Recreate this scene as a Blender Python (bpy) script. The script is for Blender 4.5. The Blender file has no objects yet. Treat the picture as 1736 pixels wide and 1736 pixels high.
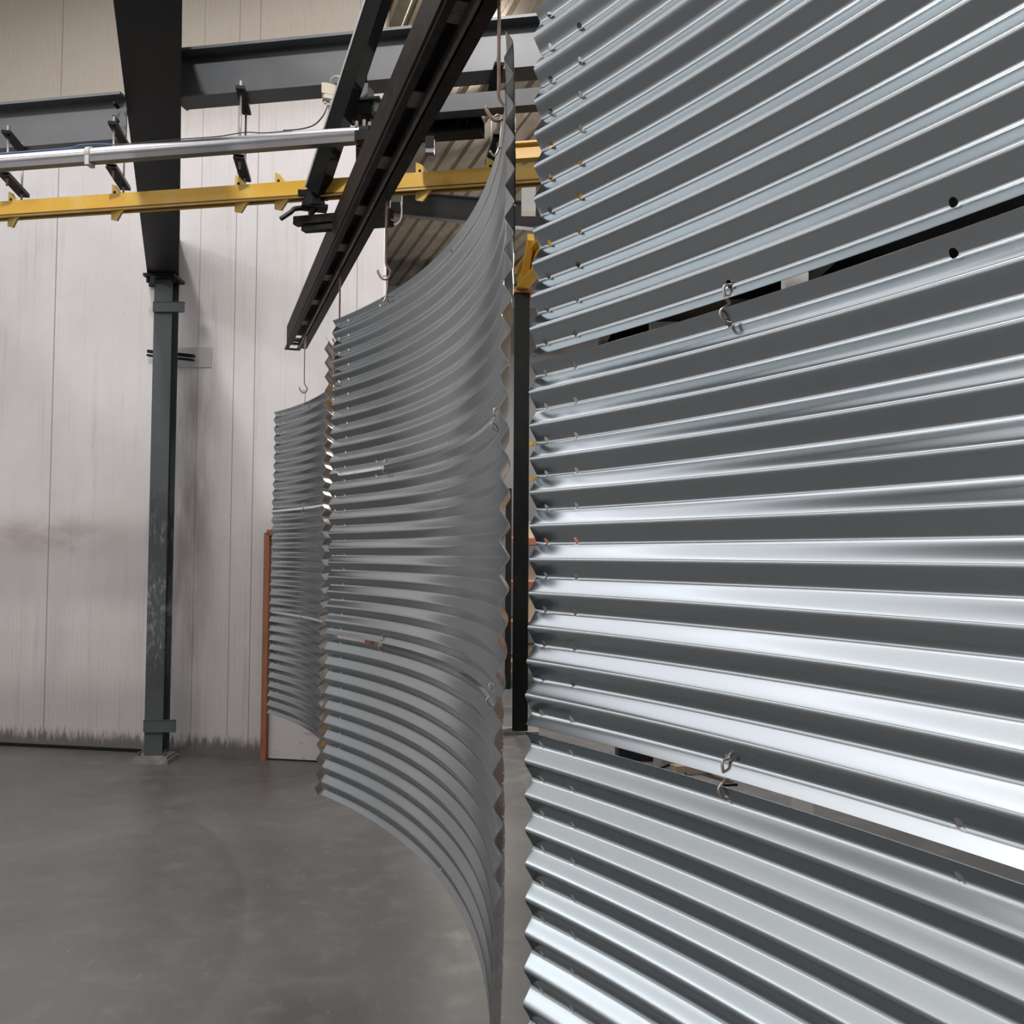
import bpy, bmesh, math, random
from mathutils import Vector, Matrix
random.seed(4)
D = bpy.data; S = bpy.context.scene; COL = S.collection

# ------------------------------------------------------------------ camera
EYE = 2.0; FPX = 1600.0
cam_d = D.cameras.new('camera'); cam = D.objects.new('camera', cam_d); COL.objects.link(cam)
cam_d.sensor_fit = 'HORIZONTAL'; cam_d.sensor_width = 36.0; cam_d.lens = 36.0*FPX/1736.0
cam_d.clip_start = 0.02; cam_d.clip_end = 200
PITCH = math.radians(2.60); ROLL = math.radians(0.30)
CM = Matrix.Rotation(math.radians(90)+PITCH, 3, 'X') @ Matrix.Rotation(ROLL, 3, 'Z')
cam.matrix_world = Matrix.Translation((0, 0, EYE)) @ CM.to_4x4()
S.camera = cam
def U(px, py, Y):                       # survey helper: the point of the place at distance Y seen at a photo position
    d = CM @ Vector(((px-868)/FPX, -(py-868)/FPX, -1.0))
    return Vector((0, 0, EYE)) + d*(Y/d.y)
def UF(px, py, z=0.0):                  # same, on a horizontal plane of height z
    d = CM @ Vector(((px-868)/FPX, -(py-868)/FPX, -1.0))
    return Vector((0, 0, EYE)) + d*((z-EYE)/d.z)

# ------------------------------------------------------------------ world, lamps, exposure
W = D.worlds.new('hall_air'); S.world = W; W.use_nodes = True
W.node_tree.nodes['Background'].inputs[0].default_value = (0.80, 0.85, 0.9, 1)
W.node_tree.nodes['Background'].inputs[1].default_value = 0.05
S.view_settings.view_transform = 'Standard'; S.view_settings.look = 'None'
S.view_settings.exposure = 0.0; S.view_settings.gamma = 1.0; S.view_settings.use_curve_mapping = False
def area(name, loc, sx, sy, power, col=(1, .96, .91), rz=0, tilt=0):
    l = D.lights.new(name, 'AREA'); l.shape = 'RECTANGLE'; l.size = sx; l.size_y = sy; l.energy = power; l.color = col
    o = D.objects.new(name, l); o.location = loc; o.rotation_euler = (tilt, 0, rz); COL.objects.link(o)
    return o
def bulb(name, loc, r, power, col=(1, .93, .85)):
    l = D.lights.new(name, 'POINT'); l.shadow_soft_size = r; l.energy = power; l.color = col
    o = D.objects.new(name, l); o.location = loc; COL.objects.link(o)
    return o
def high_bay(loc, power, col=(1, .97, .95), size=.45):
    l = D.lights.new('high_bay_lamp', 'AREA'); l.shape = 'DISK'; l.size = size; l.energy = power; l.color = col
    o = D.objects.new('high_bay_lamp', l); o.location = loc; COL.objects.link(o)
RZ = math.radians(18)
bulb('high_bay_lamp', (-1.35, 1.6, 7.2),  .12, 760, (1, .975, .965))
bulb('high_bay_lamp', (-5.8, 2.6, 7.0), .15, 130, (1, .975, .965))
high_bay((-4.6, -3.0, 7.3), 70)
high_bay((3.2, -2.0, 7.3), 120)
area('roof_light', (4.0, 5.0, 7.8), 3.5, 4.0, 200, (.97, .98, 1.0))  # added fill on the right side, no known roof light
high_bay((2.0, 13.0, 7.3), 420)
area('roof_light', (-6.9, 1.5, 7.8), 2.6, 14.0, 175, (.98, .965, 1.0))  # added fill brightening the unseen west wall and the sheet reflections
area('roof_light', (-2.6, -4.0, 7.6), 1.2, 7.0, 140, (.98, .97, 1.0))  # added fill behind the camera to soften wall contrast
bulb('wall_lamp', (-7.6, -2.0, 3.4), 0.15, 60)  # added point fill to brighten the unseen west wall
bulb('low_bay_lamp', (2.5, 12.0, 4.6), 0.2, 420)  # added fill lighting the roof deck from below
bulb('low_bay_lamp', (-.6, 16.5, 5.0), 0.3, 200)  # second added fill for the far roof deck
area('roof_light', (-2.8, 5.8, 7.9), 6.5, 6.0, 150, (.985, .965, 1.0))  # added bright panel for the sheets' upper slopes to reflect

# ------------------------------------------------------------------ materials
def mat(name, col, rough=0.5, metal=0.0, spec=0.5):
    m = D.materials.new(name); m.use_nodes = True
    b = m.node_tree.nodes['Principled BSDF']
    b.inputs['Base Color'].default_value = (*col, 1); b.inputs['Roughness'].default_value = rough
    b.inputs['Metallic'].default_value = metal; b.inputs['Specular IOR Level'].default_value = spec
    return m
class NT:
    def __init__(s, m): s.t = m.node_tree; s.n = s.t.nodes; s.l = s.t.links; s.b = s.n['Principled BSDF']
    def new(s, typ, **kw):
        n = s.n.new(typ)
        for k, v in kw.items(): setattr(n, k, v)
        return n
    def math(s, op, a, b=0.0, clamp=False):
        n = s.n.new('ShaderNodeMath'); n.operation = op; n.use_clamp = clamp
        for i, v in enumerate((a, b)):
            if isinstance(v, (int, float)): n.inputs[i].default_value = v
            else: s.l.new(v, n.inputs[i])
        return n.outputs[0]
    def mix(s, f, a, b):
        n = s.n.new('ShaderNodeMix'); n.data_type = 'RGBA'
        for i, v in ((0, f), (6, a), (7, b)):
            if isinstance(v, (int, float)): n.inputs[i].default_value = v
            elif isinstance(v, tuple): n.inputs[i].default_value = (*v, 1) if len(v) == 3 else v
            else: s.l.new(v, n.inputs[i])
        return n.outputs[2]
    def noise(s, vec, scale, detail=3, rough=.5, stretch=None):
        if stretch:
            mp = s.n.new('ShaderNodeMapping'); mp.inputs['Scale'].default_value = stretch
            s.l.new(vec, mp.inputs[0]); vec = mp.outputs[0]
        n = s.n.new('ShaderNodeTexNoise'); n.inputs['Scale'].default_value = scale
        n.inputs['Detail'].default_value = detail; n.inputs['Roughness'].default_value = rough
        s.l.new(vec, n.inputs['Vector']); return n.outputs[0]
    def ramp(s, v, lo, hi):
        n = s.n.new('ShaderNodeMapRange'); n.interpolation_type = 'SMOOTHSTEP'
        n.inputs[1].default_value = lo; n.inputs[2].default_value = hi
        s.l.new(v, n.inputs[0]); return n.outputs[0]
    def obj(s): return s.n.new('ShaderNodeTexCoord').outputs['Object']
    def sep(s, v):
        n = s.n.new('ShaderNodeSeparateXYZ'); s.l.new(v, n.inputs[0]); return n.outputs
    def bump(s, h, strength, dist):
        n = s.n.new('ShaderNodeBump'); n.inputs['Strength'].default_value = strength; n.inputs['Distance'].default_value = dist
        s.l.new(h, n.inputs['Height']); s.l.new(n.outputs[0], s.b.inputs['Normal'])

def worn(name, col, col2, rough=.5, metal=0., scale=6., lo=.45, hi=.75, stretch=(1, 1, 1), bump=0.0):
    m = mat(name, col, rough, metal); t = NT(m); o = t.obj()
    n = t.noise(o, scale, 5, .6, stretch)
    t.l.new(t.mix(t.ramp(n, lo, hi), col, col2), t.b.inputs['Base Color'])
    r = t.math('ADD', rough-.06, t.math('MULTIPLY', n, .12)); t.l.new(r, t.b.inputs['Roughness'])
    if bump: t.bump(n, bump, .002)
    return m

def galv():
    m = mat('galvanised_sheet', (.60, .635, .66), .17, 1.0); t = NT(m); o = t.obj()
    n2 = t.noise(o, 1.6, 2, .5)
    t.l.new(t.mix(n2, (.42, .462, .485), (.455, .495, .515)), t.b.inputs['Base Color'])
    return m
M = {}
M['galv'] = galv()
M['steel'] = worn('painted_dark_steel', (.085, .092, .100), (.105, .112, .118), .42, .0, 3)
M['black_steel'] = worn('near_black_steel', (.012, .013, .013), (.02, .02, .019), .5, .0, 4)
M['rust'] = worn('brown_mill_steel', (.014, .010, .008), (.032, .024, .020), .5, .3, 14, .4, .7)
M['rust_edge'] = worn('bare_brown_edge', (.13, .11, .095), (.07, .055, .046), .45, .4, 20)
for q in ('black_steel', 'rust'): M[q].node_tree.nodes['Principled BSDF'].inputs['Specular IOR Level'].default_value = .12
M['column'] = worn('scuffed_column_paint', (.058, .068, .071), (.075, .086, .088), .5, .0, 5)
def scuff():
    t = NT(M['column']); o = t.obj(); z = t.sep(o)[2]
    band = t.math('MULTIPLY', t.ramp(z, .55, 1.3), t.ramp(z, 2.75, 2.1))
    n = t.ramp(t.noise(o, 26, 5, .7, (1, 1, .35)), .50, .66); n2 = t.ramp(t.noise(o, 3, 3, .5), .38, .6)
    old = t.b.inputs['Base Color'].links[0].from_socket
    t.l.new(t.mix(t.math('MULTIPLY', t.math('MULTIPLY', n, n2), t.math('MULTIPLY', band, .75)), old, (.30, .29, .27)), t.b.inputs['Base Color'])
scuff()
M['yellow'] = worn('yellow_rail_paint', (.62, .36, .035), (.66, .45, .12), .4, .0, 5)
M['yellow_pale'] = worn('pale_yellow_paint', (.64, .45, .13), (.55, .34, .06), .45, .0, 12)
M['yellow_dark'] = mat('dirty_track_slot', (.10, .055, .03), .6)  # dark brown strip drawn along the track slot
M['alu'] = worn('brushed_aluminium', (.66, .66, .69), (.58, .58, .61), .3, .9, 5)
M['alu_dark'] = mat('grey_extrusion', (.16, .16, .165), .45, .4)
M['rod'] = worn('copper_brown_rod', (.30, .20, .16), (.20, .13, .10), .4, .6, 20)
M['rod_grey'] = mat('zinc_rod', (.32, .31, .30), .4, .7)
M['hookm'] = mat('bare_hook_steel', (.50, .44, .40), .35, .8)
M['ivory'] = mat('ivory_plastic', (.52, .49, .40), .5)
M['cable'] = mat('dark_cable', (.06, .06, .07), .5)
M['blue'] = mat('blue_hose', (.05, .16, .36), .45)
M['wood'] = worn('orange_stained_wood', (.34, .13, .065), (.25, .09, .045), .5, 0, 8, .4, .7, (6, 6, .5))
M['door'] = worn('scratched_door_paint', (.60, .56, .55), (.44, .40, .39), .45, 0, 14, .60, .72, (1, 1, 1))
M['black'] = mat('black_plastic', (.01, .01, .011), .5)
M['orange'] = mat('orange_rack_paint', (.26, .09, .05), .5)
M['card'] = mat('cardboard', (.27, .21, .16), .8)
M['ply'] = mat('pale_ply', (.45, .36, .27), .7)
M['pale'] = mat('pale_grey_paint', (.48, .47, .45), .5)
M['dusty'] = worn('dusty_base_plate', (.17, .165, .155), (.28, .27, .25), .7, 0, 10)
M['patch'] = mat('patch_plate_paint', (.52, .50, .49), .5)
M['white'] = mat('white_wall_paint', (.80, .80, .80), .6)

def floor_mat():
    m = mat('power_floated_concrete', (.13, .13, .127), .34); t = NT(m); o = t.obj()
    a = t.noise(o, .55, 4, .6); b = t.noise(o, 5, 6, .65); s = t.noise(o, 30, 5, .7, (1, .25, 1))
    c = t.mix(t.ramp(a, .3, .7), (.098, .096, .096), (.142, .139, .138))
    c = t.mix(t.math('MULTIPLY', t.ramp(b, .48, .72), .5), c, (.20, .195, .19))
    c = t.mix(t.math('MULTIPLY', t.ramp(s, .60, .74), .6), c, (.28, .275, .265))
    v = t.new('ShaderNodeTexVoronoi'); v.inputs['Scale'].default_value = 2.6; t.l.new(o, v.inputs['Vector'])
    sp = t.math('LESS_THAN', v.outputs['Distance'], .02)
    c = t.mix(t.math('MULTIPLY', sp, .6), c, (.05, .045, .04))
    t.l.new(c, t.b.inputs['Base Color'])
    t.l.new(t.math('ADD', .26, t.math('MULTIPLY', b, .22)), t.b.inputs['Roughness'])
    t.bump(b, .08, .01)
    return m
M['floor'] = floor_mat()

def wall_mat(seams):
    m = mat('white_ribbed_cladding', (.6, .58, .56), .5); t = NT(m); o = t.obj(); x, y, z = t.sep(o)
    base = t.mix(t.ramp(t.noise(o, .7, 4, .6), .35, .7), (.66, .63, .62), (.74, .72, .715))
    # fine vertical ribs
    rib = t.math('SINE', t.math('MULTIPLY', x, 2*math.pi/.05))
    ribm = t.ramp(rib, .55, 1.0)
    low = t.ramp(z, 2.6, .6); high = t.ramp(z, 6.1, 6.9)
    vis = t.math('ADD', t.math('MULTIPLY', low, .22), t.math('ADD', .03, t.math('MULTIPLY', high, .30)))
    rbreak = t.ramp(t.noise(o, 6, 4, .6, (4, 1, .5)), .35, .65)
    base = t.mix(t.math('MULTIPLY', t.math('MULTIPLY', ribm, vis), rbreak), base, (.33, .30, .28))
    # warmer, darker upper cladding
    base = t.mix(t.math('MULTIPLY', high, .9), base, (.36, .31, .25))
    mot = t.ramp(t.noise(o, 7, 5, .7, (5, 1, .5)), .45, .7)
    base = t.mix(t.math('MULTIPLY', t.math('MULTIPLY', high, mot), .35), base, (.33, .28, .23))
    # vertical grime streaks
    st = t.noise(o, 3.2, 5, .65, (2.6, 1, .16))
    base = t.mix(t.math('MULTIPLY', t.ramp(st, .52, .8), .45), base, (.36, .32, .29))
    # lower cladding: real dirt, plus wall shadow put into the colour
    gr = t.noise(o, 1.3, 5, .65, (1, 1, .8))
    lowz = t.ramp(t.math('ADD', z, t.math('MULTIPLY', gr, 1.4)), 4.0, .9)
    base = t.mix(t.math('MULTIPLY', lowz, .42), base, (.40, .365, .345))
    # soot streaks beside the column
    dx = t.math('ABSOLUTE', t.math('ADD', x, -WX(322)))
    near = t.ramp(dx, .42, .0)
    zz = t.math('MULTIPLY', t.ramp(z, 4.4, 3.4), t.ramp(z, .3, 1.6))
    st2 = t.ramp(t.noise(o, 2.1, 4, .6, (3, 1, .5)), .3, .68)
    base = t.mix(t.math('MULTIPLY', t.math('MULTIPLY', near, zz), t.math('MULTIPLY', st2, .62)), base, (.20, .175, .155))
    # brown smear
    zb = t.ramp(t.math('ABSOLUTE', t.math('ADD', z, -2.17)), .30, .0)
    xb = t.ramp(t.math('ABSOLUTE', t.math('ADD', x, -WX(80))), 1.0, .2)
    nb = t.ramp(t.noise(o, 1.7, 4, .6, (1, 1, 2.6)), .33, .62)
    base = t.mix(t.math('MULTIPLY', t.math('MULTIPLY', zb, xb), t.math('MULTIPLY', nb, .5)), base, (.30, .20, .15))
    # speckles
    v = t.new('ShaderNodeTexVoronoi'); v.inputs['Scale'].default_value = 9; t.l.new(o, v.inputs['Vector'])
    sp = t.math('LESS_THAN', v.outputs['Distance'], .055)
    keep = t.math('GREATER_THAN', t.noise(o, 2.3, 2), .56)
    base = t.mix(t.math('MULTIPLY', t.math('MULTIPLY', sp, keep), .6), base, (.22, .18, .16))
    # splash dirt along the floor
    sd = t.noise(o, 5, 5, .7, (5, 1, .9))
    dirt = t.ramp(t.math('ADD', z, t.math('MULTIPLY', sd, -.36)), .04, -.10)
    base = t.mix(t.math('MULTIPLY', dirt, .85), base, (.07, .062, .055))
    # panel joints
    h = rib
    for sx, w in seams:
        j = t.math('LESS_THAN', t.math('ABSOLUTE', t.math('ADD', x, -sx)), w)
        base = t.mix(t.math('MULTIPLY', j, .7), base, (.16, .13, .12))
    t.l.new(base, t.b.inputs['Base Color'])
    t.bump(h, .12, .002)
    return m

def deck_mat():
    m = mat('beige_roof_deck', (.42, .37, .30), .22, .55); t = NT(m); o = t.obj()
    n = t.noise(o, 2, 4, .6)
    t.l.new(t.mix(t.ramp(n, .35, .7), (.33, .285, .23), (.44, .39, .32)), t.b.inputs['Base Color'])
    return m
M['deck'] = deck_mat()

# ------------------------------------------------------------------ mesh helpers
def link(name, bm, m, parent=None, smooth=False, angle=None):
    me = D.meshes.new(name); bmesh.ops.recalc_face_normals(bm, faces=bm.faces); bm.to_mesh(me); bm.free()
    ms = m if isinstance(m, (list, tuple)) else [m]
    for q in ms: me.materials.append(M[q] if isinstance(q, str) else q)
    if smooth:
        for p in me.polygons: p.use_smooth = True
        if angle: me.set_sharp_from_angle(angle=math.radians(angle))
    o = D.objects.new(name, me); COL.objects.link(o)
    if parent:
        o.parent = parent
        o.matrix_parent_inverse = Matrix.Translation(-parent.location)
    return o
def tag(o, label, cat, group=None, kind=None):
    o['label'] = label; o['category'] = cat
    if group: o['group'] = group
    if kind: o['kind'] = kind
    return o
def thing(name, label, cat, loc, group=None):
    o = D.objects.new(name, None); COL.objects.link(o); o.location = loc; o.empty_display_size = .1
    return tag(o, label, cat, group)
def struct(o, label=None, cat=None):
    o['kind'] = 'structure'
    if label: o['label'] = label
    if cat: o['category'] = cat
    return o
def frame_of(p0, p1, up=(0, 0, 1)):
    d = (Vector(p1)-Vector(p0)).normalized(); up = Vector(up)
    side = d.cross(up)
    if side.length < 1e-5: side = d.cross(Vector((0, 1, 0)))
    side.normalize(); u = side.cross(d).normalized()
    return d, side, u
def ext(bm, prof, p0, p1, up=(0, 0, 1)):           # extrude a closed 2-D profile (side, up) from p0 to p1
    p0 = Vector(p0); p1 = Vector(p1); d, s, u = frame_of(p0, p1, up)
    a = [bm.verts.new(p0+s*x+u*y) for x, y in prof]; b = [bm.verts.new(p1+s*x+u*y) for x, y in prof]
    n = len(prof)
    for i in range(n): bm.faces.new((a[i], a[(i+1) % n], b[(i+1) % n], b[i]))
    bm.faces.new(a[::-1]); bm.faces.new(b)
def rect(w, h, x=0, y=0): return [(x-w/2, y-h/2), (x+w/2, y-h/2), (x+w/2, y+h/2), (x-w/2, y+h/2)]
def ibeam(w, h, tf, tw, y0=0):                      # y0 = bottom
    a, b, c = w/2, tw/2, h
    return [(-a, y0), (a, y0), (a, y0+tf), (b, y0+tf), (b, y0+c-tf), (a, y0+c-tf), (a, y0+c), (-a, y0+c), (-a, y0+c-tf), (-b, y0+c-tf), (-b, y0+tf), (-a, y0+tf)]
def chan(w, h, t, flip=1, x0=0, y0=0):              # C section open towards +x*flip
    return [(x0+flip*x, y0+y) for x, y in ((0, 0), (w, 0), (w, t), (t, t), (t, h-t), (w, h-t), (w, h), (0, h))]
def box(bm, c, sz, rz=0, R=None):
    r = R or Matrix.Rotation(rz, 3, 'Z'); c = Vector(c)
    v = [bm.verts.new(c+r @ Vector((sx*sz[0]/2, sy*sz[1]/2, sz_*sz[2]/2))) for sx in (-1, 1) for sy in (-1, 1) for sz_ in (-1, 1)]
    for f in ((0, 1, 3, 2), (4, 6, 7, 5), (0, 4, 5, 1), (2, 3, 7, 6), (0, 2, 6, 4), (1, 5, 7, 3)): bm.faces.new([v[i] for i in f])
def cyl(bm, p0, p1, r, n=12, r1=None):
    r1 = r if r1 is None else r1
    p0 = Vector(p0); p1 = Vector(p1); d, s, u = frame_of(p0, p1)
    a = [bm.verts.new(p0+(s*math.cos(2*math.pi*i/n)+u*math.sin(2*math.pi*i/n))*r) for i in range(n)]
    b = [bm.verts.new(p1+(s*math.cos(2*math.pi*i/n)+u*math.sin(2*math.pi*i/n))*r1) for i in range(n)]
    for i in range(n): bm.faces.new((a[i], a[(i+1) % n], b[(i+1) % n], b[i]))
    bm.faces.new(a[::-1]); bm.faces.new(b)
def catmull(pts, sub=6):
    P = [Vector(p) for p in pts]; P = [P[0]*2-P[1]]+P+[P[-1]*2-P[-2]]; out = []
    for i in range(1, len(P)-2):
        for k in range(sub):
            t = k/sub; a, b, c, d = P[i-1], P[i], P[i+1], P[i+2]
            out.append(.5*((2*b)+(-a+c)*t+(2*a-5*b+4*c-d)*t*t+(-a+3*b-3*c+d)*t**3))
    out.append(P[-2]); return out
def tube(bm, pts, r, n=8, sub=6):
    P = catmull(pts, sub) if sub else [Vector(p) for p in pts]
    rings = []; prev = None
    for i, p in enumerate(P):
        t = (P[min(i+1, len(P)-1)]-P[max(i-1, 0)]).normalized()
        if prev is None: s = t.cross(Vector((0, 0, 1)));  s = s if s.length > 1e-3 else t.cross(Vector((0, 1, 0)))
        else: s = prev-t*prev.dot(t)
        s.normalize(); prev = s; u = s.cross(t)
        rings.append([bm.verts.new(p+(s*math.cos(2*math.pi*k/n)+u*math.sin(2*math.pi*k/n))*r) for k in range(n)])
    for a, b in zip(rings, rings[1:]):
        for k in range(n): bm.faces.new((a[k], a[(k+1) % n], b[(k+1) % n], b[k]))
    bm.faces.new(rings[0][::-1]); bm.faces.new(rings[-1])
def NB(): return bmesh.new()

# ------------------------------------------------------------------ setting
WA = UF(0, 1263); WB = UF(442, 1285)                # foot of the white wall
wd = (WB-WA).normalized(); WO = WA.copy(); wn = Vector((wd.y, -wd.x, 0))   # wn points to the camera side
if wn.y > 0: wn = -wn
WANG = math.atan2(wd.y, wd.x)
def on_wall(px, py, off=0.0):                       # the point of the wall seen at a photo position
    d = CM @ Vector(((px-868)/FPX, -(py-868)/FPX, -1.0)); c = Vector((0, 0, EYE))
    t = (WO+wn*off-c).dot(wn)/d.dot(wn); return c+d*t
def WX(px, py=900): return (on_wall(px, py)-WO).dot(wd)
WEND = WX(651, 400)
CEIL = 8.0
bm = NB(); box(bm, (0, 6.5, -.05), (30, 37, .1)); struct(link('floor', bm, 'floor'))
seams = [(WX(83), .006), (WX(391), .0045), (WX(427), .005), (WX(-235), .006), (WX(330), .003), (WX(600), .004)]
bm = NB(); box(bm, ((WEND-9)/2, .04, CEIL/2), (WEND+9, .08, CEIL))
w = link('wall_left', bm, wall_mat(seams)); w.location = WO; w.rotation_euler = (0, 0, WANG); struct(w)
bm = NB(); box(bm, (-8.8, 1, CEIL/2), (.2, 26, CEIL)); struct(link('wall_west', bm, 'white'))
em = D.materials.new('daylight_pane'); em.use_nodes = True
eb = em.node_tree.nodes['Principled BSDF']; eb.inputs['Emission Color'].default_value = (.93, .97, 1, 1); eb.inputs['Emission Strength'].default_value = 1.9
M['pane'] = em
for k in range(4):  # added glowing panels, no known windows; reflected as bright crest lines
    yc = -5.2+k*3.3
    t = D.objects.new('window_%d' % (k+1), None); COL.objects.link(t); t.location = (-8.68, yc, 4.2); t['kind'] = 'structure'
    bm = NB(); box(bm, (-8.68, yc, 4.75), (.03, 2.8, .9)); link('window_pane', bm, 'pane', t)
    for z in (4.27, 5.23):
        bm = NB(); box(bm, (-8.67, yc, z), (.06, 2.95, .07)); link('window_frame', bm, 'steel', t)
bm = NB(); box(bm, (8.5, 6, CEIL/2), (.2, 36, CEIL)); struct(link('wall_east', bm, 'steel'))
bm = NB(); box(bm, (0, 21.7, CEIL/2), (30, .2, CEIL)); struct(link('wall_north', bm, 'alu_dark'))
bm = NB(); box(bm, (0, -9, CEIL/2), (30, .2, CEIL)); struct(link('wall_south', bm, 'pale'))
# trapezoidal roof deck, ribs parallel to the hanging rail
RD = Vector((-.3202, .9473, 0)).normalized(); RS = Vector((RD.y, -RD.x, 0))
bm = NB(); pitch = .25; prev = None
for i in range(-64, 65):
    for du, dz in ((0, 0), (.13, 0), (.165, .055), (.215, .055)):
        u = i*pitch+du
        a = bm.verts.new(RS*u+RD*-14+Vector((0, 0, CEIL+dz))); b = bm.verts.new(RS*u+RD*26+Vector((0, 0, CEIL+dz)))
        if prev: bm.faces.new((prev[0], a, b, prev[1]))
        prev = (a, b)
struct(link('ceiling', bm, 'deck'))

# ------------------------------------------------------------------ curved corrugated sheets
PW = .076; AMP = .0110; NW = 11
def prof(z):                    # distance from the sheet's mid plane: straight flanks and rounded crests
    t = ((z+.010)/PW) % 1.0
    x = math.cos(2*math.pi*t)
    return AMP*math.asin(x*.968)/math.asin(.968)
def make_sheet(far_end, far_ang, R_ARC, LARC, ztop, lean, holes2, name, label, bow=.010):
    """far_end: plan point of the far end; far_ang: tangent there (angle left of straight ahead)."""
    H = .814
    ring = .0115; hr = .0072
    cols = [.036, .140]; extra = holes2
    xs = set(); n = 64
    for i in range(n+1): xs.add(round(LARC*i/n, 5))
    allc = [(c, True) for c in cols]+[(c, False) for c in extra]+[(LARC-c, True) for c in cols]
    for c, _ in allc:
        xs = {q for q in xs if abs(q-c) > ring*1.3 or q in (0.0, round(LARC, 5))}
        for k in range(5): xs.add(round(c-ring+ring*2*k/4, 5))
    xs = sorted(xs)
    zs = set()
    zs.add(0.0)
    for k in range(NW+1):
        for j in range(16): zs.add(round((k+j/16)*PW-.010, 5))
    zs = {q for q in zs if 0 <= q <= H-.002}; zs.add(round(H, 5))
    hz = [.028+k*PW-.004 for k in range(NW)]
    for c in hz:
        zs = {q for q in zs if abs(q-c) > ring*1.2 or q == round(H, 5)}
        for k in range(5): zs.add(round(c-ring+ring*2*k/4, 5))
    zs = sorted(zs)
    def P(s, z):                # s from the far end, z downwards from the top edge
        a = far_ang-s/R_ARC     # heading angle, left positive, going near -> far
        # integrate the arc analytically, from the far end backwards
        x = far_end[0]+R_ARC*(math.cos(a)-math.cos(far_ang)) if False else far_end[0]+R_ARC*(-math.cos(far_ang)+math.cos(a))
        y = far_end[1]-R_ARC*(math.sin(far_ang)-math.sin(a))
        nx, ny = math.cos(a), math.sin(a)     # convex side, to the right
        q = (z-H/2)/(H/2); o = -prof(z)+bow*(1-q*q)
        zz = ztop-z
        return (x+nx*o+lean*(zz-EYE), y+ny*o, zz)
    TH = .0007
    pos = []; nor = []; faces = []; fn = []; V = {}
    def add(sz):
        a, b = sz; e = .0003
        A, B, C_, D_ = P(a+e, b), P(a-e, b), P(a, b+e), P(a, b-e); p = P(a, b)
        u = [A[k]-B[k] for k in range(3)]; v = [C_[k]-D_[k] for k in range(3)]
        n = (u[1]*v[2]-u[2]*v[1], u[2]*v[0]-u[0]*v[2], u[0]*v[1]-u[1]*v[0]); L = math.sqrt(sum(q*q for q in n)); n = Vector([q/L for q in n])
        p = Vector(p)
        pos.append(p+n*TH); nor.append(n); pos.append(p-n*TH); nor.append(-n)
        return len(pos)-2
    def vert(i, j):
        if (i, j) not in V: V[(i, j)] = add((xs[i], zs[j]))
        return V[(i, j)]
    def quad(a, b, c, d):
        faces.append((a, b, c, d)); fn.append(True); faces.append((d+1, c+1, b+1, a+1)); fn.append(True)
    def rim(a, b):
        k = len(pos); pos.extend((pos[a], pos[b], pos[b+1], pos[a+1])); nor.extend([None]*4)
        faces.append((k, k+1, k+2, k+3)); fn.append(False)
    skip = {}
    for c, full in allc:
        i0 = min(range(len(xs)), key=lambda i: abs(xs[i]-(c-ring)))
        for k, zc in enumerate(hz):
            if not full and k not in (0, NW-1): continue
            j0 = min(range(len(zs)), key=lambda j: abs(zs[j]-(zc-ring)))
            if j0+4 >= len(zs): continue
            for a in range(4):
                for b in range(4): skip[(i0+a, j0+b)] = 1
            bd = [(a, 0) for a in range(4)]+[(4, b) for b in range(4)]+[(4-a, 4) for a in range(4)]+[(0, 4-b) for b in range(4)]
            inn = []
            for a, b in bd:
                th = math.atan2(b-2, a-2)
                inn.append(add((c+hr*math.cos(th), zc+hr*math.sin(th))))
            for q in range(16):
                r_ = (q+1) % 16
                quad(vert(i0+bd[q][0], j0+bd[q][1]), vert(i0+bd[r_][0], j0+bd[r_][1]), inn[r_], inn[q])
                rim(inn[q], inn[r_])
    nx_, nz_ = len(xs)-1, len(zs)-1
    for i in range(nx_):
        for j in range(nz_):
            if (i, j) in skip: continue
            quad(vert(i, j), vert(i+1, j), vert(i+1, j+1), vert(i, j+1))
    for i in range(nx_): rim(vert(i, 0), vert(i+1, 0)); rim(vert(i, nz_), vert(i+1, nz_))
    for j in range(nz_): rim(vert(0, j), vert(0, j+1)); rim(vert(nx_, j), vert(nx_, j+1))
    me = D.meshes.new(name); me.from_pydata(pos, [], faces)
    # make front faces agree with their analytic normals
    me.materials.append(M['galv'])
    for p in me.polygons: p.use_smooth = fn[p.index]
    flip = [p.index for p in me.polygons if fn[p.index] and p.normal.dot(nor[p.vertices[0]]) < 0]
    if flip:
        b2 = bmesh.new(); b2.from_mesh(me); b2.faces.ensure_lookup_table()
        bmesh.ops.reverse_faces(b2, faces=[b2.faces[i] for i in flip]); b2.to_mesh(me); b2.free()
    me.update()
    cn = []
    for p in me.polygons:
        for li in p.loop_indices:
            n = nor[me.loops[li].vertex_index]
            cn.append(tuple(n) if n is not None else tuple(p.normal))
    me.normals_split_custom_set(cn)
    o = D.objects.new(name, me); COL.objects.link(o)
    tag(o, label, 'corrugated sheet', 'curved corrugated sheets hanging in three stacks')
    return o, (lambda a, b: Vector(P(a, b)))
PERIOD = .830
def stack(far_end, ang, R_, L_, ztop2, lean, who, holes2):
    out = []
    for k, (rowname) in enumerate(('top', 'middle', 'bottom')):
        z = ztop2+PERIOD*(1-k)
        out.append(make_sheet(far_end, ang, R_, L_, z, lean, holes2, 'corrugated_sheet',
                   'curved corrugated sheet, %s one of the %s' % (rowname, who))[1])
    return out
hang = [.62, 1.10, 1.85, 2.55]
SR = stack((.0405, 2.1354), .6437, 5.745, 3.02, EYE+.435, .008, 'nearest stack filling the right half', [.590, 1.035, 1.9, 2.5])
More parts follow.
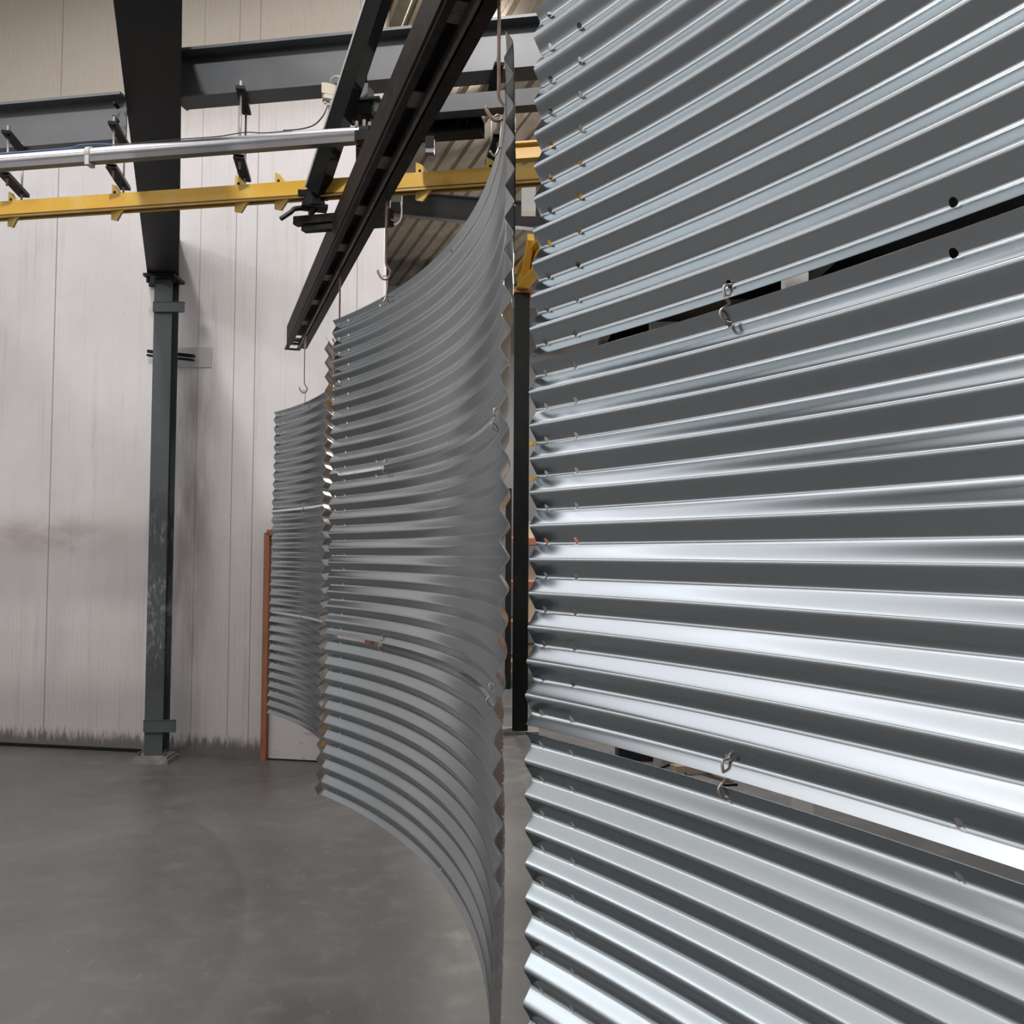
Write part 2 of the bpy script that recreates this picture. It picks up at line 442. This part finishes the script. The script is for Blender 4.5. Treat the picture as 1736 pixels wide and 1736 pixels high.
SC = stack((-.960, 4.939), .6827, 4.17, 2.99, EYE+.4014, .0105, 'middle stack, left of the black column', [.5, .60, 1.42, 2.3, 2.42])
SF = stack((-1.9845, 7.7936), .695, 4.17, 2.97, EYE+.3424, .008, 'farthest stack, before the wooden door frame', [.62, 1.5, 2.4])

# ------------------------------------------------------------------ hanging rail (two brown channels back to back over a slot)
ZR = EYE+1.70
def rail_pt(Y, z=0.0): return Vector((-1.74+(7.58-Y)*.3380, Y, ZR+z))
t = thing('hanging_rail', 'dark brown double-channel steel rail running overhead above the hanging sheets', 'rail', rail_pt(5))
R0, R1 = rail_pt(-1.5), rail_pt(7.75)
bm = NB(); ext(bm, chan(.045, .145, .008, 1, -.088, 0), R0, rail_pt(7.62)); link('channel', bm, 'rust', t)
bm = NB(); ext(bm, chan(.050, .145, .007, -1, .088, 0), R0, R1); link('channel', bm, 'rust', t)
bm = NB(); ext(bm, rect(.004, .006, -.075, -.001), R0, rail_pt(7.62)); link('edge_lip', bm, 'rust_edge', t)
bm = NB(); ext(bm, rect(.014, .040, .018, .012), R0, rail_pt(7.70)); link('inner_track', bm, 'rust_edge', t)
bm = NB(); ext(bm, rect(.155, .006, 0, .075), R0, rail_pt(7.6)); link('cover_plate', bm, 'rust', t)
for k in range(12):
    Y = 1.2+k*.58
    bm = NB(); c = rail_pt(Y, .030); box(bm, c, (.125, .13, .006), math.atan2(RD.y, RD.x)-math.pi/2); link('spacer_plate', bm, 'rust_edge', t)
bm = NB(); a, b = rail_pt(7.62, .012), rail_pt(7.86, .012); d, s, u = frame_of(a, b)
for x in (-.066, .03): ext(bm, rect(.03, .012, x, 0), a, b)
ext(bm, rect(.126, .012, -.018, 0), b-d*.03, b); ext(bm, rect(.126, .012, -.018, 0), a, a+d*.05); link('end_plate', bm, 'rust', t)

# ------------------------------------------------------------------ hooks
def hook(px, Yr, tip, label, mt='rod', kink=True, gap=.10):
    """a rod from the rail down to a J bend, and a small S link through the hole of the sheet"""
    top = rail_pt(Yr, .03); tip = Vector(tip)
    t = thing('hanging_hook', label, 'hook', top, 'hooks carrying the sheets')
    low = Vector((tip.x, tip.y, tip.z+gap)); top = Vector((tip.x, tip.y, top.z))
    bm = NB(); tube(bm, [top, low+Vector((0, 0, .12)), low+Vector((.002, 0, .05)), low+Vector((.022, 0, .015)), low+Vector((.012, 0, -.018)), low+Vector((-.014, 0, -.020)), low+Vector((-.034, 0, .006)), low+Vector((-.038, 0, .022))], .0055, 8, 5)
    link('rod', bm, mt, t, True)
    bm = NB(); p = low+Vector((0, 0, -.016)); tube(bm, [p+Vector((-.012, 0, .006)), p+Vector((0, 0, .012)), p+Vector((.010, 0, -.004)), p+Vector((.006, 0, -gap*.6)), tip+Vector((0, 0, -.01)), tip+Vector((-.012, -.012, -.035)), tip+Vector((-.026, -.020, -.024))], .0035, 8, 5)
    link('link', bm, 'hookm', t, True)
    return t
hook(0, 7.65, SF[0](.62, .0), 'slim grey hook rod hanging from the rail end, carrying the farthest stack', 'rod_grey')
hook(0, 5.6, SF[0](2.4, .0), 'brown rod dropping from the rail just left of the middle stack top corner')
hook(0, 4.5, SC[0](.60, .0), 'brown rod with open end carrying the middle stack near its left end')
hook(0, 2.9, SC[0](2.36, .0), 'copper brown rod at the top beside the right panel, carrying the middle stack', 'rod', gap=.10)
def s_tie(P1, P2, s, label):
    a = P1(s, .784); b = P2(s, .024)
    out = Vector((-math.cos(.45), -math.sin(.45), 0))*.012
    bm = NB(); tube(bm, [a-out*.4, a+out+Vector((0, 0, -.006)), a+out*1.2+Vector((.004, 0, -.025)), (a+b)/2, b+out*1.2+Vector((-.004, 0, .02)), b+out+Vector((0, 0, .004)), b-out*.4], .0028, 8, 5)
    o = link('sheet_tie', bm, 'hookm', None, True); tag(o, label, 'hook', 'small hooks tying sheet to sheet')
s_tie(SR[0], SR[1], .590, 'small bare S hook in the upper gap of the nearest stack')
s_tie(SR[1], SR[2], .590, 'small bare S hook in the lower gap of the nearest stack')
for st, who in ((SC, 'middle stack'), (SF, 'farthest stack')):
    for a, b, g in ((0, 1, 'upper'), (1, 2, 'lower')):
        s_tie(st[a], st[b], .62, 'tiny bare S hook in the %s gap of the %s, left end' % (g, who))
        if st is SC: s_tie(st[a], st[b], 2.3, 'tiny bare S hook in the %s gap of the %s, near right end' % (g, who))

# ------------------------------------------------------------------ column, rafter, purlin beams
base = UF(257, 1291)
cy = base.y
t = thing('steel_column', 'scuffed dark grey steel column before the white wall', 'column', base)
ztop = U(275, 470, cy).z
CX = base.x+.03
bm = NB(); ext(bm, ibeam(.175, .19, .012, .009, 0), (CX, cy-.05, .06), (CX, cy-.05, ztop), (0, 1, 0)); shaft = link('shaft', bm, 'column', t)
bm = NB(); box(bm, (CX-.01, cy+.03, .02), (.36, .32, .04)); box(bm, (CX, cy+.03, .05), (.30, .26, .03)); link('base_plate', bm, 'dusty', t)
for sx in (-.12, .12):
    bm = NB(); cyl(bm, (CX+sx, cy-.07, .04), (CX+sx, cy-.07, .11), .012); link('anchor_bolt', bm, 'rust_edge', t)
for zc, hgt, nm in ((U(285, 524, cy).z, .095, 'upper'), (U(270, 1229, cy).z, .11, 'lower')):
    bm = NB(); box(bm, (CX+.065, cy-.07, zc), (.30, .03, hgt)); box(bm, (CX+.065, cy-.0625, zc+hgt/2), (.30, .045, .008)); link('cross_plate', bm, 'column', t)
# rafter
ZB = ztop
fl = .29
pR = U(303, 478, cy-.05); pR.z = ZB
ctr0 = Vector((pR.x-fl/2, cy+.25, ZB))
VX = CM @ Vector(((300-868)/FPX, -(870-868)/FPX, -1.0)); RF = VX.normalized()
ctr0 = Vector((pR.x, pR.y, ZB))-Vector((RF.y, -RF.x, 0))*fl/2+RF*.6
ctr1 = ctr0-RF*11
t = thing('roof_beam', 'broad near-black roof beam running overhead from the scuffed column', 'beam', ctr0)
bm = NB(); ext(bm, ibeam(fl, .48, .018, .012), ctr1, ctr0); link('beam', bm, 'black_steel', t)
bm = NB(); box(bm, (CX, cy-.03, ZB-.025), (.30, .30, .03)); link('cap_plate', bm, 'black_steel', t)
t = thing('roof_beam', 'second near-black roof beam parallel to the first, left of the frame', 'beam', ctr0+Vector((-2.75, .2, 0)))
bm = NB(); ext(bm, ibeam(fl, .48, .018, .012), ctr1+Vector((-2.75, .2, 0)), ctr0+Vector((-2.75, .2, 0))); link('beam', bm, 'black_steel', t)  # unseen beam added to cast a slanting shadow on the wall
for sx in (-.12, .13):
    bm = NB(); cyl(bm, (CX+sx, cy-.13, ZB-.09), (CX+sx, cy-.13, ZB), .018, 6); link('bolt', bm, 'black_steel', t)

def beam_between(name, label, cat, a, b, prof_, m, group=None):
    o = thing(name, label, cat, (Vector(a)+Vector(b))/2, group)
    bm = NB(); ext(bm, prof_, a, b); link('beam', bm, m, o); return o
# purlin right of the rafter
KX = 5.30
def ZX(px, Z0=KX): return Z0*(8100)/(px+7800)       # the cross beams come nearer to the right
def cross(px, py, Z0=KX): return U(px, py, ZX(px, Z0))
a, b = cross(305, 176), cross(1500, 62); b.z = a.z
t = beam_between('cross_beam', 'dark grey I-beam crossing the top from the roof beam to the hanging panels', 'beam', a, b, ibeam(.15, .285, .016, .009), 'steel', 'grey cross beams')
bm = NB(); box(bm, a+Vector((0, 0, .142)), (.014, .17, .285), WANG); link('end_plate', bm, 'steel', t)
bm = NB(); c = cross(306, 120)+Vector((-.03, 0, 0)); box(bm, c, (.04, .12, .12), WANG); link('cleat', bm, 'black_steel', t)
Z2 = KX*1.03
a2, b2 = cross(-260, 268, Z2), cross(214, 244, Z2); a2.z = b2.z = U(205, 245, ZX(205, Z2)).z
t = beam_between('cross_beam', 'dark grey I-beam at the far left, ending at the roof beam', 'beam', a2, b2, ibeam(.15, .285, .016, .009), 'steel', 'grey cross beams')
for py in (182, 206, 230):
    bm = NB(); p = U(200, py, ZX(200, Z2)-.04); cyl(bm, p, p+Vector((0, -.06, 0)), .012, 6); link('bolt', bm, 'black_steel', t)
# lighter short beam to the right
a3, b3 = cross(690, 187, 4.95), cross(1300, 150, 4.95); b3.z = a3.z
beam_between('cross_beam', 'lit grey square beam behind the rail, above the beige roof sheets', 'beam', a3, b3, rect(.08, .085), 'column', 'grey cross beams')
t = thing('bracket_beam', 'short black channel with a hanging stub beside the brown rail', 'bracket', cross(770, 220, 5.1))
bm = NB(); ext(bm, chan(.10, .085, .01, 1, -.05, 0), cross(700, 236, 5.1), cross(818, 228, 5.1)); link('channel', bm, 'black_steel', t)
bm = NB(); c = cross(729, 247, 5.0); box(bm, c, (.045, .045, .085)); link('stub', bm, 'black_steel', t)
bm = NB(); box(bm, cross(729, 258, 4.97), (.042, .042, .02)); link('stub_foot', bm, 'alu_dark', t)
for px in (775, 792):
    bm = NB(); cyl(bm, cross(px, 208, 5.1), cross(px, 190, 5.1), .008, 6); link('bolt', bm, 'steel', t)

# ------------------------------------------------------------------ yellow track
ya, yb = cross(-220, 378), cross(1150, 283); yz = U(402, 344, ZX(402)).z
ya.z = yb.z = yz
t = thing('conveyor_track', 'yellow steel overhead track hung below the grey cross beams', 'track', (ya+yb)/2)
bm = NB(); ext(bm, rect(.055, .080, 0, .052), ya, yb); link('track_body', bm, 'yellow', t)
bm = NB(); ext(bm, rect(.060, .010, 0, .007), ya, yb); link('slot', bm, 'yellow_dark', t)
for sx in (-.026, .026):
    bm = NB(); ext(bm, rect(.014, .008, sx, -.002), ya, yb); link('lip', bm, 'yellow', t)
def Yt(px): return ZX(px)
def on_track(px, dz=0.0):
    f = None
    p = U(px, 330, ZX(px)); d = (yb-ya)
    k = (p.x-ya.x)/d.x; q = ya+d*k; q.z += dz; return q
def gusset(px, label, flip=1, parent=None):
    c = on_track(px)
    o = parent or thing('gusset_bracket', label, 'bracket', c, 'yellow gussets on the track')
    bm = NB()
    pts = [(0, -.045), (0, .165), (.03, .15), (.11, .06), (.11, -.0), (.05, -.06)]
    d = (yb-ya).normalized(); n = Vector((d.y, -d.x, 0))
    # the plate stands across the track, seen obliquely
    e = (n*.35+d*.94).normalized(); th = e.cross(Vector((0, 0, 1)))*.006
    f = [c-e*.05+e*x+Vector((0, 0, z)) for x, z in pts]
    A = [bm.verts.new(p-th) for p in f]; B = [bm.verts.new(p+th) for p in f]; k = len(f)
    for i in range(k): bm.faces.new((A[i], A[(i+1) % k], B[(i+1) % k], B[i]))
    bm.faces.new(A[::-1]); bm.faces.new(B)
    link('gusset', bm, 'yellow_pale', o)
    for x, z in ((.03, .11), (.055, .085), (.02, .035)):
        bm = NB(); q = c-e*.05+e*x+Vector((0, 0, z)); s = th.normalized(); cyl(bm, q-s*.012, q+s*.012, .008, 8); link('bolt', bm, 'black_steel', o)
    return o
def hanger(px, rods, ztop_px, name_label, plate=True):
    c = on_track(px); o = thing('track_hanger', name_label, 'hanger', c, 'hangers of the yellow track')
    gusset(px, '', parent=o)
    d = (yb-ya).normalized(); n = Vector((d.y, -d.x, 0))
    e = (n*.9+d*.32).normalized()
    if e.y > 0: e = -e
    pc = c+Vector((.0, 0, .185))
    bm = NB(); ext(bm, chan(.06, .022, .005, 1, -.03, 0), pc-e*.17, pc+e*.17); link('cross_channel', bm, 'black_steel', o)
    for s in (-.12, .12):
        q = pc+e*s; zt = ztop_px
        bm = NB(); cyl(bm, q+Vector((0, 0, -.04)), Vector((q.x, q.y, zt)), .0065, 8); tr = link('threaded_rod', bm, 'rod_grey', o, True)
        bm = NB(); cyl(bm, q+Vector((0, 0, .022)), q+Vector((0, 0, .036)), .013, 6); link('nut', bm, 'alu', tr)
    bm = NB(); ext(bm, rect(.05, .018), Vector((pc.x, pc.y, zt))-e*.16, Vector((pc.x, pc.y, zt))+e*.16); link('top_clamp', bm, 'black_steel', o)
    for s in (-.12, .12):
        q = pc+e*s
        bm = NB(); cyl(bm, Vector((q.x, q.y, zt)), Vector((q.x, q.y, zt+.05)), .011, 6); link('clamp_nut', bm, 'rod_grey', o)
    return o
zb1 = a.z-.012; zb2 = a2.z-.012
hanger(24, 0, zb2, 'pair of threaded rods with a black channel, leftmost on the yellow track')
hanger(200, 0, zb2, 'pair of threaded rods holding the yellow track behind the roof beam edge')
hanger(410, 0, zb1, 'pair of threaded rods holding the yellow track right of the roof beam')
hanger(612, 0, zb1, 'threaded rods holding the yellow track, half hidden by the brown rail')
hanger(838, 0, zb1, 'threaded rods holding the yellow track beside the middle sheets')
gusset(478, 'pale yellow triangular gusset on the track between the hangers')
gusset(718, 'yellow triangular gusset on the track right of the brown rail')

# ------------------------------------------------------------------ silver pneumatic tube
def cyl_pt(px, py): return cross(px, py, 4.98)
A_, B_ = cyl_pt(-150, 279), cyl_pt(612, 220); A_.z = B_.z = cyl_pt(300, 249).z
t = thing('actuator_tube', 'long silver round tube on a grey channel crossing before the roof beam', 'tube', (A_+B_)/2)
bm = NB(); cyl(bm, A_, B_, .030, 24); link('barrel', bm, 'alu', t, True, 40)
bm = NB(); ext(bm, rect(.05, .028, 0, -.040), A_, B_); link('base_channel', bm, 'alu_dark', t)
bm = NB(); ext(bm, rect(.03, .006, 0, -.026), A_, B_); link('bead', bm, 'alu', t)
dt = (B_-A_).normalized()
p = A_+(B_-A_)*((170+150)/762)
bm = NB(); cyl(bm, p-dt*.014, p+dt*.014, .036, 20); ext(bm, rect(.06, .05, 0, -.045), p-dt*.012, p+dt*.012); link('clamp_ring', bm, 'pale', t)
bm = NB(); cyl(bm, B_-dt*.0, B_+dt*.05, .035, 16); box(bm, B_+dt*.03+Vector((0, 0, -.03)), (.10, .08, .05), WANG); cyl(bm, B_+dt*.05, B_+dt*.075, .02, 12); link('end_cap', bm, 'black_steel', t)
for k, (q, dz) in enumerate(((-.02, .04), (.02, .045), (.05, .03))):
    bm = NB(); cyl(bm, B_+dt*q+Vector((0, -.02, .02)), B_+dt*q+Vector((0, -.02, dz+.01)), .01, 8); link('fitting', bm, 'rod_grey', t)
def along(f, dz, dy=-.01): 
    q = A_+(B_-A_)*f; return q+Vector((0, dy, dz))
bm = NB(); tube(bm, [along(0, .034), along(.28, .033), along(.42, .038), along(.5, .033), along(.60, .036), along(.70, .034), along(.76, .045), along(.80, .034), along(.86, .034)], .003, 6)
tag(link('air_hose', bm, 'cable', None, True), 'thin dark hose lying along the top of the silver tube', 'hose')
bm = NB(); tube(bm, [along(0.05, .040), along(.2, .037), along(.37, .036), along(.395, .047), along(.44, .046), along(.47, .037)], .0035, 6)
tag(link('air_hose', bm, 'blue', None, True), 'short blue hose on the left part of the silver tube', 'hose')

# ------------------------------------------------------------------ leaning post, junction box, motor, trolley
pt = U(651, -25, 4.55); pb = U(537, 324, 5.12)
t = thing('diagonal_post', 'dark square post slanting down to the yellow track', 'post', pb)
bm = NB(); ext(bm, rect(.088, .088), pt, pb, (.25, 1, 0)); link('post', bm, 'black_steel', t)
d, s, u = frame_of(pt, pb, (.25, 1, 0))
bm = NB()
side = s if s.x < 0 else -s
ext(bm, rect(.010, .092), pt+side*.049, pb+side*.049, (.25, 1, 0)); link('side_flat', bm, 'pale', t)  # pale strip paints the lit left side of the post
t = thing('trolley_lock', 'black pivot clamp with a bent handle under the yellow track', 'clamp', U(532, 345, 5.15))
bm = NB(); cyl(bm, U(531, 325, 5.15), U(533, 352, 5.15), .055, 8, .062); box(bm, U(531, 331, 5.15), (.15, .09, .03)); box(bm, U(533, 352, 5.15), (.14, .09, .02), .3); cyl(bm, U(531, 352, 5.15), U(526, 366, 5.15), .03, 8, .012); link('body', bm, 'black', t)
bm = NB(); tube(bm, [U(522, 352, 5.13), U(500, 354, 5.1), U(494, 359, 5.08), U(476, 371, 5.05)], .014, 6, 3); link('handle', bm, 'black', t)
t = thing('stop_bar', 'two dark flat bars stacked crosswise behind the brown rail', 'bar', U(580, 378, 5.0))
bm = NB(); ext(bm, rect(.05, .045), U(501, 376, 5.2), U(664, 362, 5.0)); link('bar', bm, 'rust', t)
bm = NB(); ext(bm, rect(.05, .030), U(515, 389, 5.2), U(664, 378, 5.0)); link('bar', bm, 'black_steel', t)

jb = U(558, 158, 4.92)
t = thing('junction_box', 'small ivory electrical box beside the slanting post', 'box', jb)
bm = NB(); box(bm, jb, (.066, .05, .088), .35); bmesh.ops.bevel(bm, geom=bm.edges[:], offset=.004, segments=2, affect='EDGES'); jbx = link('case', bm, 'ivory', t)
bm = NB(); box(bm, jb+Vector((-.005, -.027, .012)), (.060, .006, .055), .35); link('lid', bm, 'ivory', jbx)
for sx in (-.018, .014):
    bm = NB(); cyl(bm, jb+Vector((sx, -.01, -.042)), jb+Vector((sx, -.01, -.062)), .008, 8); link('gland', bm, 'pale', jbx)
for pts, lab in (([U(556, 178, 4.9), U(548, 196, 4.9), U(532, 212, 4.93), U(508, 219, 4.95), U(480, 221, 4.96)], 'dark cable looping from the ivory box down to the silver tube'),
                 ([U(558, 178, 4.9), U(558, 196, 4.9), U(564, 208, 4.9), U(580, 214, 4.93)], 'short dark cable dropping straight from the ivory box'),
                 ([U(560, 142, 4.9), U(563, 132, 4.88), U(572, 129, 4.87), U(580, 134, 4.86)], 'short grey cable arching over the ivory box top')):
    bm = NB(); tube(bm, pts, .004, 6); tag(link('cable', bm, 'cable' if 'grey' not in lab else 'pale', None, True), lab, 'cable')
mc = U(622, 190, 5.0)
t = thing('drive_motor', 'dark grey drive unit between slanting post and brown rail', 'motor', mc)
bm = NB(); box(bm, U(614, 190, 5.0), (.16, .12, .085), WANG); link('housing', bm, 'black_steel', t)
bm = NB(); box(bm, U(614, 161, 5.0), (.10, .10, .075), WANG); link('terminal_box', bm, 'steel', t)
bm = NB(); box(bm, U(628, 175, 4.98), (.14, .12, .012), WANG); link('flange', bm, 'column', t)
bm = NB(); cyl(bm, U(614, 198, 5.0), U(616, 218, 5.0), .07, 12, .03); link('cone', bm, 'black', t)
bm = NB(); box(bm, U(640, 186, 4.9), (.05, .06, .05), .4); link('side_plate', bm, 'column', t)

# ------------------------------------------------------------------ bits on the white wall
t = thing('wall_bracket', 'black slotted bar fixed behind the column at the wall patch', 'bracket', on_wall(290, 605, .05))
bm = NB(); p, q = on_wall(251, 600, .10), on_wall(328, 608, .10); ext(bm, rect(.05, .03, 0, .025), p, q); ext(bm, rect(.05, .02, 0, -.015), p, q); link('bar', bm, 'black_steel', t)
bm = NB(); p, q = on_wall(270, 606, .007), on_wall(359, 606, .007); ext(bm, rect(.012, .20), p, q); tag(link('patch_plate', bm, 'patch', None), 'flat pale patch plate on the wall right of the column', 'plate')
# base trim along the wall foot
bm = NB(); p, q = on_wall(-300, 1245, .012), on_wall(238, 1270, .012); p.z = q.z = .015; ext(bm, rect(.03, .03), p, q); struct(link('baseboard_left', bm, 'black_steel'))
# door with an orange wood frame
dpx0, dpx1 = 447, 640
zt_ = on_wall(455, 903, .05).z
t = D.objects.new('door_1', None); COL.objects.link(t); t.location = on_wall(450, 1285); t.location.z = 0; t['kind'] = 'structure'
x0 = on_wall(449, 1285, .06); x1 = x0+wd*1.05
x0.z = x1.z = 0
J = lambda p, z: Vector((p.x, p.y, z))
bm = NB(); ext(bm, rect(.055, .09), J(x0, 0), J(x0, zt_), wn); ext(bm, rect(.055, .09), J(x1, 0), J(x1, zt_), wn); ext(bm, rect(.09, .055, 0, .0), J(x0, zt_), J(x1, zt_)); link('door_frame', bm, 'wood', t)
bm = NB(); ext(bm, rect(.03, zt_-.03, 0, zt_/2), J(x0, 0)+wd*.03-wn*.02, J(x1, 0)-wd*.03-wn*.02); leaf = link('door_leaf', bm, 'door', t)
bm = NB(); c = J(x0, .33)+wd*.40-wn*.0; ext(bm, rect(.006, .12), c, c+wd*.12); link('floor_vent', bm, 'door', leaf)
bm = NB(); c = J(x1, 1.05)-wd*.12+wn*.03; cyl(bm, c, c+wn*.03, .02); ext(bm, rect(.02, .02), c+wn*.03, c+wn*.03-wd*.12); link('door_handle', bm, 'alu', leaf)

# ------------------------------------------------------------------ hall beyond
cb = UF(882, 1241); cb.x = U(882, 1100, cb.y).x
t = thing('steel_column', 'near-black steel column behind the gap between the hanging stacks', 'column', cb)
zt = U(888, 500, cb.y).z
bm = NB(); ext(bm, ibeam(.175, .18, .012, .01, -.09), cb+Vector((0, 0, .03)), Vector((cb.x, cb.y, zt)), (0, 1, 0)); link('shaft', bm, 'black_steel', t)
bm = NB(); box(bm, cb+Vector((0, 0, .015)), (.42, .32, .03)); link('base_plate', bm, 'dusty', t)
bm = NB(); box(bm, (cb.x, cb.y, zt+.012), (.26, .26, .03)); link('cap_plate', bm, 'wood', t)
t = thing('jib_crane', 'yellow crane arm with diagonal brace on top of the black column', 'crane', (cb.x, cb.y, zt))
bm = NB(); ext(bm, ibeam(.14, .26, .02, .012), (cb.x-.05, cb.y+.1, zt+.03), (cb.x+.9, cb.y-4.2, zt+.03)); link('jib_beam', bm, 'yellow', t)
bm = NB(); ext(bm, rect(.07, .10), U(889, 470, cb.y-.4), U(900, 402, cb.y-.9)); link('brace', bm, 'yellow', t)
bm = NB(); box(bm, U(896, 340, cb.y-.3), (.16, .16, .30)); link('bearing_housing', bm, 'pale', t)
p, q = cross(870, 260, 6.2), cross(1200, 245, 6.2); q.z = p.z
beam_between('conveyor_track', 'second yellow track behind the first, seen beside the right panel', 'track', p, q, ibeam(.07, .11, .012, .01, -.05), 'yellow')
# roof girder under the deck
p, q = U(640, 342, 14.5), U(960, 372, 13.0)
beam_between('roof_girder', 'dark slate girder sloping under the beige roof sheets', 'beam', p, q, ibeam(.18, .36, .02, .012, -.18), 'steel')
p, q = U(640, 505, 18.5), U(1000, 470, 18.5); q.z = p.z
beam_between('roof_girder', 'slate girder at the far eaves below the roof sheets', 'beam', p, q, rect(.2, .42), 'steel')
t = thing('chain_hoist', 'small black hoist with a chain loop under the slate girder', 'hoist', U(668, 340, 9.5))
bm = NB(); box(bm, U(670, 338, 9.5), (.14, .1, .09)); link('body', bm, 'black', t)
bm = NB(); tube(bm, [U(662, 340, 9.45), U(661, 362, 9.45), U(668, 380, 9.45), U(678, 374, 9.45), U(681, 358, 9.45), U(680, 342, 9.45)], .008, 6); link('chain', bm, 'pale', t)
# platform behind the nearest stack, seen through its upper gap
t = thing('mezzanine_platform', 'dark steel platform on posts behind the nearest stack, seen through the gaps', 'platform', (3.6, 7.5, 0))
bm = NB(); box(bm, (3.7, 7.5, 4.33), (5.6, 4.4, .06)); link('deck', bm, 'black_steel', t)
for y in (5.3, 7.5, 9.7):
    bm = NB(); ext(bm, ibeam(.16, .26, .014, .01), (.9, y, 4.04), (6.5, y, 4.04)); link('floor_beam', bm, 'black_steel', t)
for x in (.9, 2.3, 3.7, 5.1, 6.5):
    bm = NB(); ext(bm, ibeam(.10, .16, .012, .008), (x, 5.3, 4.14), (x, 9.7, 4.14)); link('joist', bm, 'steel', t)
for x, y in ((1.6, 5.3), (1.6, 9.7), (4.2, 5.3), (4.2, 9.7), (6.4, 5.3), (6.4, 9.7)):
    bm = NB(); box(bm, (x, y, 2.02), (.12, .12, 4.04)); link('post', bm, 'pale', t)
    bm = NB(); box(bm, (x, y, .01), (.3, .3, .02)); link('foot_plate', bm, 'dusty', t)
p = (1.75, 8.2, 3.90)
t = thing('tube_lamp', 'small white tube lamp under the dark platform behind the nearest stack', 'lamp', p)
bm = NB(); box(bm, (1.75, 8.2, 3.99), (1.1, .09, .10)); link('housing', bm, 'pale', t)
bm = NB(); cyl(bm, (1.25, 8.2, 3.91), (2.25, 8.2, 3.91), .02); link('tube', bm, 'white', t)

# pallet rack far behind
rx, ry = .45, 14.2
t = thing('pallet_rack', 'orange and dark pallet rack far behind the black column', 'rack', (rx+1.5, ry, 0))
for x in (rx-.5, rx+1.4, rx+3.2):
    for y in (ry, ry+.9):
        bm = NB(); box(bm, (x, y, 1.5), (.09, .07, 3.0)); link('upright', bm, 'black_steel', t)
for z in (.35, .95, 1.55, 2.2):
    for y in (ry, ry+.9):
        bm = NB(); box(bm, (rx+1.35, y, z), (3.7, .05, .1)); link('shelf_beam', bm, 'orange', t)
    bm = NB(); box(bm, (rx+1.35, ry+.45, z+.06), (3.7, .9, .02)); link('shelf_board', bm, 'ply', t)
cols = ['card', 'pale', 'black', 'ply', 'yellow', 'wood']
shl = {.37: 'bottom', .97: 'second', 1.57: 'third', 2.22: 'top'}
for zi, z in enumerate((.41, 1.01, 1.61, 2.26)):
    for i in range(3):
        w_ = .28+.12*random.random(); h_ = .18+.24*random.random(); cm_ = cols[(i*2+zi*3) % 6]
        bm = NB(); box(bm, (rx-.2+i*.5, ry+.3, z+.01+h_/2), (w_, .4, h_)); box(bm, (rx-.2+i*.5, ry+.3, z+.01+h_+.006), (w_+.02, .42, .012))
        nm = {'card': 'brown cardboard', 'pale': 'pale grey', 'black': 'black', 'ply': 'plywood', 'yellow': 'yellow', 'wood': 'red brown'}[cm_]
        tag(link('storage_box', bm, cm_), '%s box on the %s shelf of the far pallet rack, %s from the left' % (nm, ('bottom', 'second', 'third', 'top')[zi], ('first', 'second', 'third', 'fourth', 'fifth', 'sixth', 'seventh')[i]), 'box', 'boxes on the pallet rack')
# yellow guard rails and things on the floor behind the right stack
t = thing('guard_rail', 'yellow two-bar guard rail beyond the black column', 'rail', U(905, 1000, 12.6))
for py in (752, 812):
    bm = NB(); p = U(896, py, 12.6); q = p+Vector((2.6, -.3, 0)); ext(bm, rect(.04, .05), p, q); link('bar', bm, 'yellow', t)
for f in (.35, 2.5):
    p = U(896, 812, 12.6)+Vector((f, -.1*f, 0)); bm = NB(); ext(bm, rect(.05, .05), (p.x, p.y, 0), (p.x, p.y, U(896, 745, 12.6).z), (0, 1, 0)); link('post', bm, 'yellow', t)
g = UF(1065, 1292); 
t = thing('floor_crate', 'black crate on the floor behind the nearest stack', 'crate', g)
bm = NB(); box(bm, g+Vector((.08, .2, .07)), (.34, .3, .13)); box(bm, g+Vector((-.03, .2, .15)), (.30, .05, .03)); link('crate', bm, 'black', t)
g = UF(1190, 1318)
bm = NB(); box(bm, g+Vector((0, .2, .04)), (.5, .12, .08), .3); box(bm, g+Vector((.1, .1, .10)), (.08, .5, .04), .5); tag(link('timber_offcut', bm, 'ply'), 'pale timber offcuts on the floor behind the nearest stack', 'timber')
bm = NB(); tube(bm, [UF(1120, 1302, .01), UF(1140, 1296, .01), UF(1160, 1310, .01), UF(1185, 1330, .01), UF(1250, 1330, .01)], .012, 6); tag(link('floor_cable', bm, 'black', None, True), 'black cable on the floor behind the nearest stack', 'cable')
